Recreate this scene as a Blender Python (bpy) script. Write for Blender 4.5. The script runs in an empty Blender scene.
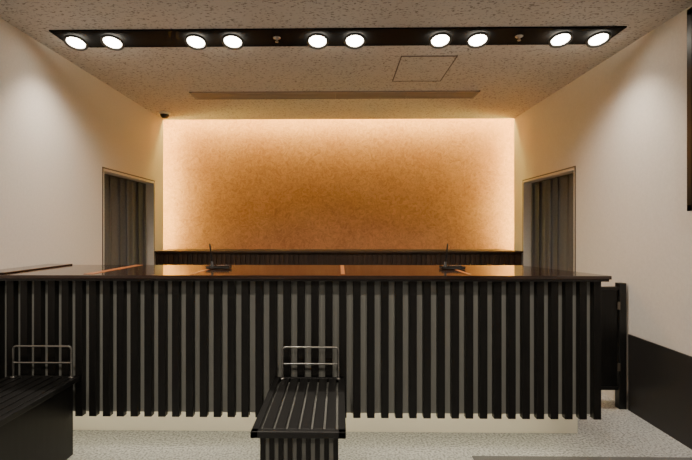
import bpy, bmesh, math, random
from mathutils import Vector, Matrix
random.seed(3)
S=bpy.context.scene
COL=S.collection

# ---------------------------------------------------------------- materials
def mat(name,col,rough=0.6,metal=0.0,spec=0.5,coat=0.0):
    m=bpy.data.materials.new(name); m.use_nodes=True
    b=m.node_tree.nodes['Principled BSDF']
    b.inputs['Base Color'].default_value=(*col,1)
    b.inputs['Roughness'].default_value=rough
    b.inputs['Metallic'].default_value=metal
    b.inputs['Specular IOR Level'].default_value=spec
    b.inputs['Coat Weight'].default_value=coat
    return m
def noisy(name,c1,c2,scale=(10,10,10),lo=.4,hi=.6,detail=4,rough=.7,bump=0.0,spec=.4,nscale=1.0,dist=0.01):
    m=mat(name,c1,rough,0,spec); nt=m.node_tree; N=nt.nodes; L=nt.links
    b=N['Principled BSDF']
    tc=N.new('ShaderNodeTexCoord'); mp=N.new('ShaderNodeMapping'); mp.inputs['Scale'].default_value=scale
    nz=N.new('ShaderNodeTexNoise'); nz.inputs['Scale'].default_value=nscale; nz.inputs['Detail'].default_value=detail
    cr=N.new('ShaderNodeValToRGB'); cr.color_ramp.elements[0].position=lo; cr.color_ramp.elements[1].position=hi
    cr.color_ramp.elements[0].color=(*c1,1); cr.color_ramp.elements[1].color=(*c2,1)
    L.new(tc.outputs['Object'],mp.inputs[0]); L.new(mp.outputs[0],nz.inputs['Vector'])
    L.new(nz.outputs['Fac'],cr.inputs[0]); L.new(cr.outputs[0],b.inputs['Base Color'])
    if bump:
        bp=N.new('ShaderNodeBump'); bp.inputs['Strength'].default_value=bump; bp.inputs['Distance'].default_value=dist
        L.new(nz.outputs['Fac'],bp.inputs['Height']); L.new(bp.outputs[0],b.inputs['Normal'])
    return m
def emis(name,col,s):
    m=bpy.data.materials.new(name); m.use_nodes=True; nt=m.node_tree
    nt.nodes.remove(nt.nodes['Principled BSDF'])
    e=nt.nodes.new('ShaderNodeEmission'); e.inputs[0].default_value=(*col,1); e.inputs[1].default_value=s
    nt.links.new(e.outputs[0],nt.nodes['Material Output'].inputs[0]); return m

M_wall=noisy('wall_paint',(.61,.57,.53),(.66,.62,.575),(60,60,60),.3,.7,rough=.8,bump=.08,dist=.003)
M_ceil=noisy('ceiling_rockwool',(.25,.22,.19),(.56,.525,.485),(46,66,46),.36,.44,5,rough=.9,bump=.25,dist=.003)
M_floor=noisy('floor_stone',(.22,.225,.22),(.48,.49,.48),(70,70,70),.38,.58,7,rough=.8,bump=.06,dist=.002)
M_black=noisy('black_lacquer',(.006,.006,.006),(.010,.010,.010),(30,30,4),.3,.7,rough=.38,spec=.4)
M_slat=noisy('black_wood_slat',(.004,.004,.004),(.008,.0075,.007),(60,60,5),.3,.7,rough=.42,spec=.3)
M_grey=noisy('grey_panel',(.25,.255,.235),(.29,.295,.27),(20,20,3),.3,.7,rough=.6)
M_top=noisy('dark_countertop',(.016,.007,.005),(.032,.013,.008),(3,40,3),.35,.65,rough=.10,spec=.8)
M_edge=mat('counter_edge',(.012,.010,.010),.3)
M_inlay=noisy('brown_leather',(.30,.10,.035),(.38,.14,.05),(40,40,40),.3,.7,rough=.3)
M_kick=mat('kickboard_white',(.80,.76,.66),.6)
M_cab=noisy('walnut_dark',(.020,.010,.006),(.045,.023,.013),(8,8,2),.3,.7,rough=.45)
M_steel=mat('brushed_steel',(.42,.41,.39),.28,1.0)
M_trough=mat('trough_black',(.003,.003,.003),.8,0,.15)
M_vent=mat('vent_aluminium',(.24,.22,.21),.5,.1)
M_dark=mat('dark_void',(.01,.01,.01),.9)
M_frame=mat('door_frame_metal',(.12,.10,.08),.4,.5)
M_wains=mat('dark_wainscot',(.018,.016,.015),.5)
M_curt=noisy('curtain_cloth',(.105,.096,.09),(.135,.124,.115),(80,80,80),.3,.7,rough=.9)
M_mat=noisy('mat_carpet',(.10,.10,.10),(.16,.16,.155),(150,150,150),.3,.7,rough=.95)
M_hatch=mat('hatch_frame',(.10,.07,.05),.5)
M_lamp=emis('lamp_glow',(1,.9,.74),28)
M_led=emis('led_glow',(1,.90,.27),66)
M_led2=emis('led_glow_soft',(1,.88,.62),19)
M_ring=mat('lamp_ring',(.05,.045,.04),.4)

# orange washi / plaster feature panel
M_or=mat('orange_washi',(.5,.2,.08),.75,0,.2)
nt=M_or.node_tree;N=nt.nodes;L=nt.links
tc=N.new('ShaderNodeTexCoord')
n1=N.new('ShaderNodeTexNoise');n1.inputs['Scale'].default_value=2.2;n1.inputs['Detail'].default_value=3
n2=N.new('ShaderNodeTexNoise');n2.inputs['Scale'].default_value=15;n2.inputs['Detail'].default_value=10;n2.inputs['Roughness'].default_value=.86;n2.inputs['Distortion'].default_value=1.4
for n in(n1,n2):L.new(tc.outputs['Object'],n.inputs['Vector'])
c1=N.new('ShaderNodeValToRGB');c1.color_ramp.elements[0].position=.35;c1.color_ramp.elements[1].position=.65
c1.color_ramp.elements[0].color=(.66,.30,.155,1);c1.color_ramp.elements[1].color=(.72,.345,.185,1)
c2=N.new('ShaderNodeValToRGB');c2.color_ramp.elements[0].position=.38;c2.color_ramp.elements[1].position=.60
c2.color_ramp.elements[0].color=(.60,.54,.48,1);c2.color_ramp.elements[1].color=(1,1,1,1)
mx=N.new('ShaderNodeMix');mx.data_type='RGBA';mx.blend_type='MULTIPLY';mx.inputs['Factor'].default_value=1
L.new(n1.outputs['Fac'],c1.inputs[0]);L.new(n2.outputs['Fac'],c2.inputs[0])
L.new(c1.outputs[0],mx.inputs['A']);L.new(c2.outputs[0],mx.inputs['B'])
L.new(mx.outputs['Result'],N['Principled BSDF'].inputs['Base Color'])

# ---------------------------------------------------------------- helpers
def boxes(name,bl,m,parent=None,bevel=0.0,rot=None,loc=None):
    """one mesh from list of (x0,x1,y0,y1,z0,z1)"""
    bm=bmesh.new()
    for (x0,x1,y0,y1,z0,z1) in bl:
        r=bmesh.ops.create_cube(bm,size=1)
        for v in r['verts']:
            v.co=Vector(((x0+x1)/2+v.co.x*(x1-x0),(y0+y1)/2+v.co.y*(y1-y0),(z0+z1)/2+v.co.z*(z1-z0)))
    me=bpy.data.meshes.new(name); bm.to_mesh(me); bm.free(); me.materials.append(m)
    o=bpy.data.objects.new(name,me); COL.objects.link(o)
    if parent:o.parent=parent
    if bevel:
        b=o.modifiers.new('bev','BEVEL');b.width=bevel;b.segments=2;b.limit_method='ANGLE'
    return o
def empty(name,loc=(0,0,0)):
    o=bpy.data.objects.new(name,None);o.location=loc;COL.objects.link(o);return o
def prism(name,pts,z0,z1,m,parent=None,bevel=0):
    bm=bmesh.new()
    a=[bm.verts.new((x,y,z0)) for x,y in pts]; b=[bm.verts.new((x,y,z1)) for x,y in pts]
    bm.faces.new(a[::-1]);bm.faces.new(b)
    n=len(pts)
    for i in range(n):bm.faces.new((a[i],a[(i+1)%n],b[(i+1)%n],b[i]))
    bmesh.ops.recalc_face_normals(bm,faces=bm.faces)
    me=bpy.data.meshes.new(name);bm.to_mesh(me);bm.free();me.materials.append(m)
    o=bpy.data.objects.new(name,me);COL.objects.link(o)
    if parent:o.parent=parent
    if bevel:
        q=o.modifiers.new('bev','BEVEL');q.width=bevel;q.segments=2;q.limit_method='ANGLE'
    return o
def lathe(name,prof,m,parent=None,loc=(0,0,0),rot=(0,0,0),seg=32):
    """prof list of (r,z)"""
    bm=bmesh.new();rings=[]
    for r,z in prof:
        if r<1e-6: rings.append([bm.verts.new((0,0,z))])
        else: rings.append([bm.verts.new((r*math.cos(2*math.pi*i/seg),r*math.sin(2*math.pi*i/seg),z)) for i in range(seg)])
    for A,B in zip(rings,rings[1:]):
        for i in range(seg):
            j=(i+1)%seg
            if len(A)==1 and len(B)==1: continue
            if len(A)==1: bm.faces.new((A[0],B[j],B[i]))
            elif len(B)==1: bm.faces.new((A[i],A[j],B[0]))
            else: bm.faces.new((A[i],A[j],B[j],B[i]))
    bmesh.ops.recalc_face_normals(bm,faces=bm.faces)
    me=bpy.data.meshes.new(name);bm.to_mesh(me);bm.free();me.materials.append(m)
    for p in me.polygons:p.use_smooth=True
    o=bpy.data.objects.new(name,me);COL.objects.link(o)
    o.location=loc;o.rotation_euler=rot
    if parent:o.parent=parent
    return o
def tube(name,pts,r,m,parent=None,cyc=False):
    cu=bpy.data.curves.new(name,'CURVE');cu.dimensions='3D';cu.bevel_depth=r;cu.bevel_resolution=4;cu.use_fill_caps=True
    sp=cu.splines.new('POLY');sp.points.add(len(pts)-1)
    for p,q in zip(sp.points,pts):p.co=(*q,1)
    sp.use_cyclic_u=cyc
    cu.materials.append(m)
    o=bpy.data.objects.new(name,cu);COL.objects.link(o)
    if parent:o.parent=parent
    return o

# ---------------------------------------------------------------- dims
XL,XR=-2.30,2.258
H=2.84
YB=5.99        # front of light cove at the back wall
YF=-2.6        # room end behind camera
DN,DF,DH=4.45,5.69,2.0   # side openings
T=.18

boxes('floor',[(XL-.6,XR+.6,YF,6.5,-.1,0)],M_floor)
def sidewall(name,x,s):
    x0,x1=sorted((x,x+s*T))
    return boxes(name,[(x0,x1,YF,DN,0,H),(x0,x1,DN,DF,DH,H),(x0,x1,DF,YB,0,H)],M_wall)
sidewall('wall_left',XL,-1); sidewall('wall_right',XR,1)
boxes('wall_front',[(XL-T,XR+T,YF-.1,YF,0,H)],M_wall)
boxes('wall_back',[(XL-.5,XR+.5,6.27,6.37,0,H+.3)],M_wall)
boxes('feature_wall_panel',[(XL-.17,XR+.17,6.25,6.268,.6,H+.17)],M_or)
boxes('trim_1',[(XL-.20,XL-.18,YB,6.25,0,H+.19),(XR+.18,XR+.20,YB,6.25,0,H+.19),(XL-.2,XR+.2,YB,6.25,H+.18,H+.2),
                (XL-.2,XR+.2,YB-.02,YB,H+.06,H+.2)],M_wall)
led=empty('led_cove_light',(0,6.05,2))
def pl(o):
    o.matrix_parent_inverse=o.parent.matrix_basis.inverted() if o.parent else Matrix()
for n,b in(('strip_left',(XL-.10,XL-.07,6.03,6.05,1.0,H+.05)),('strip_right',(XR+.07,XR+.10,6.03,6.05,1.0,H+.05)),
           ('strip_top',(XL-.05,XR+.05,6.03,6.05,H+.07,H+.10))):
    o=boxes(n,[b],M_led,led);pl(o)

boxes('ceiling',[(XL-T,XR+T,YF,YB,H,H+.06)],M_ceil)
SX0,SX1,SY0,SY1=-2.09,2.03,3.285,3.585
zl=H-.010
boxes('light_trough',[(SX0,SX1,SY0,SY1,H-.006,H-.0005),
   (SX0,SX1,SY0,SY0+.008,zl,H-.001),(SX0,SX1,SY1-.008,SY1,zl,H-.001),
   (SX0,SX0+.008,SY0,SY1,zl,H-.001),(SX1-.008,SX1,SY0,SY1,zl,H-.001)],M_trough)
def spot(x,y,z,tilt,power,aim,ang=110,name='recessed_spotlight',blend=.8):
    e=empty(name,(x,y,z))
    lathe('housing_ring',[(.068,.006),(.082,.006),(.082,-.006),(.068,-.006),(.063,.004)],M_ring,e,rot=(tilt,0,0))
    lathe('lens',[(0,-.006),(.05,-.004),(.064,.004)],M_lamp,e,rot=(tilt,0,0))
    ld=bpy.data.lights.new('bulb','SPOT');ld.energy=power;ld.color=(1,.87,.72);ld.spot_size=math.radians(ang);ld.spot_blend=blend;ld.shadow_soft_size=.05
    lo=bpy.data.objects.new('bulb',ld);COL.objects.link(lo);lo.parent=e;lo.location=(0,0,-.05)
    d=Vector(aim)-Vector((x,y,z));lo.rotation_euler=d.to_track_quat('-Z','Y').to_euler()
for x in(-1.965,-1.69,-1.065,-.79,-.16,.115,.745,1.02,1.625,1.90):
    spot(x,3.41,H-.044,math.radians(-18),38,(x,3.9,0),125)
for x in(-1.8,-.6,.6,1.8):  # downlights added above the frame as fill for the counter front
    spot(x,1.45,H-.012,0,62,(x,1.9,0),140,'unseen_fill_downlight')
for x in(-1.2,0,1.2):  # further fill lamps, added unseen behind the camera
    spot(x,-.9,H-.012,0,42,(x,-.3,0),150,'unseen_fill_downlight')

for x in(-.465,1.33):
    lathe('sprinkler_head',[(0,-.040),(.012,-.040),(.012,-.034),(.006,-.032),(.008,-.020),(.026,-.012),(.028,-.010),(.028,-.0062)],M_steel,loc=(x,3.43,H))
# linear air diffuser
v=empty('air_diffuser',(0,4.9,H))
VX0,VX1=-1.565,1.455
o=boxes('frame',[(VX0,VX1,4.78,4.805,H-.012,H),(VX0,VX1,5.005,5.03,H-.012,H),(VX0,VX0+.025,4.78,5.03,H-.012,H),(VX1-.025,VX1,4.78,5.03,H-.012,H)],M_vent,v);pl(o)
o=boxes('back',[(VX0+.02,VX1-.02,4.805,5.005,H-.003,H-.001)],M_dark,v);pl(o)
o=boxes('vanes',[(VX0+.02,VX1-.02,4.815+i*.048,4.843+i*.048,H-.010,H-.003) for i in range(4)]+[(x-.005,x+.005,4.805,5.005,H-.012,H-.003) for x in(-.8,-.04,.72)],M_vent,v);pl(o)
# access hatch
v=empty('ceiling_access_hatch',(.75,4.15,H))
hx0,hx1,hy0,hy1=.51,.98,3.82,4.47
o=boxes('frame',[(hx0,hx1,hy0,hy0+.014,H-.004,H),(hx0,hx1,hy1-.014,hy1,H-.004,H),(hx0,hx0+.01,hy0,hy1,H-.004,H),(hx1-.01,hx1,hy0,hy1,H-.004,H)],M_hatch,v);pl(o)
o=boxes('panel',[(hx0+.01,hx1-.01,hy0+.014,hy1-.014,H-.002,H)],M_ceil,v);pl(o)
# dome camera
e=empty('dome_security_camera',(-2.14,5.62,H))
lathe('base',[(0,-.001),(.065,-.001),(.065,-.02),(.055,-.025)],M_kick,e)
lathe('dome',[(.054,-.024),(.050,-.045),(.032,-.066),(0,-.074)],M_black,e)

def opening(s,x,idx):
    e=empty('door_%d'%idx,(x,(DN+DF)/2,0))
    def bx(a,b):return tuple(sorted((a,b)))
    xa,xb=bx(x-s*.004,x+s*T)
    o=boxes('frame',[(xa,xb,DN,DN+.02,0,DH),(xa,xb,DF-.012,DF,0,DH),(xa,xb,DN,DF,DH-.02,DH)],M_wall,e);pl(o)
    xa,xb=bx(x-s*.006,x+s*.012)
    o=boxes('edge_trim',[(xa,xb,DN-.014,DN,0,DH+.014),(xa,xb,DF,DF+.012,0,DH+.014),(xa,xb,DN-.014,DF+.012,DH,DH+.014)],M_frame,e);pl(o)
    xa,xb=bx(x+s*.45,x+s*.47); xc,xd=bx(x+s*T,x+s*.47)
    o=boxes('back_room',[(xa,xb,DN-.1,DF+.1,0,DH+.1),(xc,xd,DN-.12,DN-.1,0,DH+.1),(xc,xd,DF+.1,DF+.12,0,DH+.1),(xc,xd,DN-.1,DF+.1,DH+.1,DH+.12)],M_dark,e);pl(o)
    c=empty('curtain' ,(x+s*.13,(DN+DF)/2,0))
    bm=bmesh.new();n=320;rows=18;g=[]
    y0,y1=DN+.03,DF-.02
    zt=DH-.035
    for j in range(rows+1):
        z=.03+(zt-.03)*j/rows;row=[]
        k=1-.2*j/rows
        for i in range(n+1):
            t=i/n;y=y0+(y1-y0)*t
            ph=t*2*math.pi*7+.9*math.sin(t*9)+.35*math.sin(z*1.6+t*6)
            amp=(.048+.010*math.sin(t*23))*k
            xx=s*(amp*math.sin(ph)+.010*math.sin(2.3*ph+z))
            yy=.034*k*math.sin(2*ph)
            row.append(bm.verts.new((x+s*.115+xx,min(y1,max(y0,y+yy)),z)))
        g.append(row)
    for j in range(rows):
        for i in range(n):bm.faces.new((g[j][i],g[j][i+1],g[j+1][i+1],g[j+1][i]))
    me=bpy.data.meshes.new('cloth');bm.to_mesh(me);bm.free();me.materials.append(M_curt)
    for p in me.polygons:p.use_smooth=True
    o=bpy.data.objects.new('cloth',me);COL.objects.link(o);o.parent=c;pl(o)
    o=tube('rail',[(x+s*.115,DN+.022,DH-.032),(x+s*.115,DF-.014,DH-.032)],.010,M_frame,c);pl(o)
opening(-1,XL,1);opening(1,XR,2)

boxes('baseboard_right',[(XR-.012,XR,YF,3.62,0,.59)],M_wains)
boxes('baseboard_left',[(XL,XL+.012,YF,2.78,0,.59)],M_wains)
v=empty('wall_louver_panel',(XR,2.6,2))
o=boxes('frame',[(XR-.045,XR,2.93,2.97,1.52,2.80),(XR-.045,XR,2.1,2.14,1.52,2.80),(XR-.045,XR,2.1,2.97,1.52,1.56),(XR-.045,XR,2.1,2.97,2.76,2.80)],M_black,v);pl(o)
o=boxes('louvers',[(XR-.04,XR-.008,2.14,2.93,1.57+i*.05,1.59+i*.05) for i in range(24)],M_frame,v);pl(o)
o=boxes('backing',[(XR-.008,XR,2.14,2.93,1.56,2.76)],M_dark,v);pl(o)

# ---------------------------------------------------------------- reception counter
CY=2.83; CT=1.124; CX1=1.595
c=empty('reception_counter',(0,3.2,0))
def cb(n,bl,m,bev=0):
    o=boxes(n,bl,m,c,bev);pl(o);return o
o=prism('countertop',[(XL+.003,2.79),(1.635,2.79),(1.635,2.83),(1.42,3.63),(XL+.003,3.63)],CT-.022,CT,M_top,c,.003);pl(o)
o=prism('countertop_edge',[(XL+.003,2.80),(1.625,2.80),(1.625,2.84),(1.42,3.62),(XL+.003,3.62)],CT-.036,CT-.0225,M_edge,c,.002);pl(o)
cb('body',[(XL+.003,1.42,2.875,3.60,.26,CT-.037),(1.41,CX1,2.875,3.02,.26,CT-.037)],M_grey)
pitch=.0861
sl=[];x=CX1-.046
while x>XL+.01:
    sl.append((x,x+.046,CY,2.875,.245,CT-.037)); x-=pitch
cb('front_slats',sl,M_slat,.003)
cb('end_slats',[(CX1,CX1+.012,2.86,3.02,.25,CT-.037)],M_slat)
cb('kickboard',[(XL+.003,1.64,3.20,3.5,0,.259)],M_kick)
cb('underside_led',[(XL+.1,1.5,2.95,2.97,.25,.259)],M_led2)
cb('inlay_strips',[(.01,.035,2.86,3.60,CT,CT+.002),(-1.60,-1.54,2.86,3.60,CT,CT+.002),(-.93,-.905,2.86,3.60,CT,CT+.002),(.80,.82,2.86,3.6,CT,CT+.002)],M_inlay)
cb('raised_end_board',[(XL+.005,-2.10,2.86,3.60,CT,CT+.010)],M_top,.003)
for x,t in((-.90,-.10),(.745,.10)):
    e=empty('pen_stand',(x,3.25,CT+.003))
    boxes('base',[(-.035,.13,-.045,.045,0,.012)],M_black,e,.004)
    boxes('rim',[(-.035,.13,-.045,-.040,.012,.020),(-.035,.13,.040,.045,.012,.020)],M_black,e)
    lathe('holder',[(0,.012),(.022,.012),(.018,.02),(.009,.028),(.009,.05),(.006,.05)],M_black,e,seg=20)
    lathe('pen',[(0,.0),(.003,.01),(.0055,.03),(.0055,.13),(.004,.148),(0,.15)],M_black,e,loc=(0,0,.03),rot=(.05,t,0),seg=16)
    tube('spare_pen',[(.03,0,.019),(.115,.01,.019)],.005,M_black,e)

# swing gate
g=empty('swing_gate',(1.95,3.64,0))
def gb(n,bl,m,bev=0):
    o=boxes(n,bl,m,g,bev);pl(o)
gb('leaf',[(1.66,2.175,3.64,3.675,.16,.93)],M_slat,.003)
gb('leaf_rails',[(1.65,2.18,3.632,3.683,.93,.955),(1.65,2.18,3.632,3.683,.15,.175)],M_black,.002)
gb('post',[(2.185,2.24,3.63,3.69,0,.985)],M_black,.003)
gb('hinges',[(2.17,2.19,3.625,3.632,.30,.36),(2.17,2.19,3.625,3.632,.78,.84)],M_frame)

b=empty('back_credenza',(0,5.8,0))
def bb(n,bl,m,bev=0):
    o=boxes(n,bl,m,b,bev);pl(o)
bb('top',[(XL+.004,XR-.004,5.68,6.22,1.118,1.14)],M_cab,.003)
bb('carcass',[(XL+.004,XR-.004,5.73,6.2,0,1.117)],M_cab)
bb('slats',[(XL+.02+i*.06,XL+.05+i*.06,5.705,5.73,.08,1.09) for i in range(75)],M_cab)
bb('door_gaps',[(XL+.9*i+.45,XL+.9*i+.456,5.700,5.706,.08,1.09) for i in range(5)],M_dark)

# ---------------------------------------------------------------- benches
def bench(x0,x1):
    y0,y1,z=2.04,2.81,.505
    e=empty('slatted_bench',((x0+x1)/2,(y0+y1)/2,0))
    def q(n,bl,m,bev=0):
        o=boxes(n,bl,m,e,bev);pl(o)
    w=x1-x0;n=6;f=.035;gap=.011
    sw=(w-2*f-(n+1)*gap)/n
    q('seat_slats',[(x0+f+gap+i*(sw+gap),x0+f+gap+i*(sw+gap)+sw,y0+f,y1-.02,z-.022,z-.002) for i in range(n)],M_black,.004)
    q('seat_frame',[(x0,x0+f,y0,y1,z-.03,z),(x1-f,x1,y0,y1,z-.03,z),(x0,x1,y0,y0+f,z-.03,z),(x0,x1,y1-.02,y1,z-.03,z)],M_black,.004)
    q('seat_gap_tray',[(x0+f,x1-f,y0+f,y1-.02,z-.034,z-.026)],M_grey)
    bx0,bx1,by0=x0+.035,x1-.035,y0+.05
    q('body',[(bx0+.015,bx1-.015,by0+.02,y1-.02,.03,z-.035)],M_grey)
    ns=9;p=(bx1-bx0-.022)/(ns-1)
    q('front_slats',[(bx0+i*p,bx0+i*p+.022,by0,by0+.02,.03,z-.035) for i in range(ns)],M_slat,.002)
    q('side_panels',[(bx0,bx0+.014,by0+.021,y1-.02,.03,z-.035),(bx1-.014,bx1,by0+.021,y1-.02,.03,z-.035)],M_slat,.002)
    q('plinth',[(bx0+.04,bx1-.04,by0+.05,y1-.04,0,.03)],M_slat)
    a=x0+.055;c2=x1-.035;yy=y1-.04
    r=.006;R=.02;zt=z+.19
    pts=[(a,yy,z-.01),(a,yy,zt-R)]
    for k in range(1,5):
        t=k/4*math.pi/2;pts.append((a+R-R*math.cos(t),yy,zt-R+R*math.sin(t)))
    for k in range(0,5):
        t=k/4*math.pi/2;pts.append((c2-R+R*math.sin(t),yy,zt-R+R*math.cos(t)))
    pts.append((c2,yy,z-.01))
    o=tube('rail_hoop',pts,r,M_steel,e);pl(o)
    o=tube('rail_bar',[(a,yy,z+.09),(c2,yy,z+.09)],r*.85,M_steel,e);pl(o)
    for xx in(a,c2):
        o=lathe('rail_foot',[(0,0),(.016,0),(.016,.006),(.008,.008)],M_steel,e,loc=(xx,yy,z),seg=20);pl(o)
bench(-.395,.03)
bench(-2.035,-1.59)
boxes('floor_mat',[(.82,2.2,1.4,2.86,.0,.006)],M_mat)

w=bpy.data.worlds.new('W');S.world=w;w.use_nodes=True
w.node_tree.nodes['Background'].inputs[0].default_value=(1,.9,.8,1)
w.node_tree.nodes['Background'].inputs[1].default_value=.1

cd=bpy.data.cameras.new('cam');cam=bpy.data.objects.new('cam',cd);COL.objects.link(cam)
cd.sensor_width=36;cd.lens=461/692*36
cam.location=(0,0,1.40);cam.rotation_euler=(math.radians(90),0,math.radians(.9))
cd.shift_x=14/692;cd.shift_y=0
cd.clip_start=.05
S.camera=cam
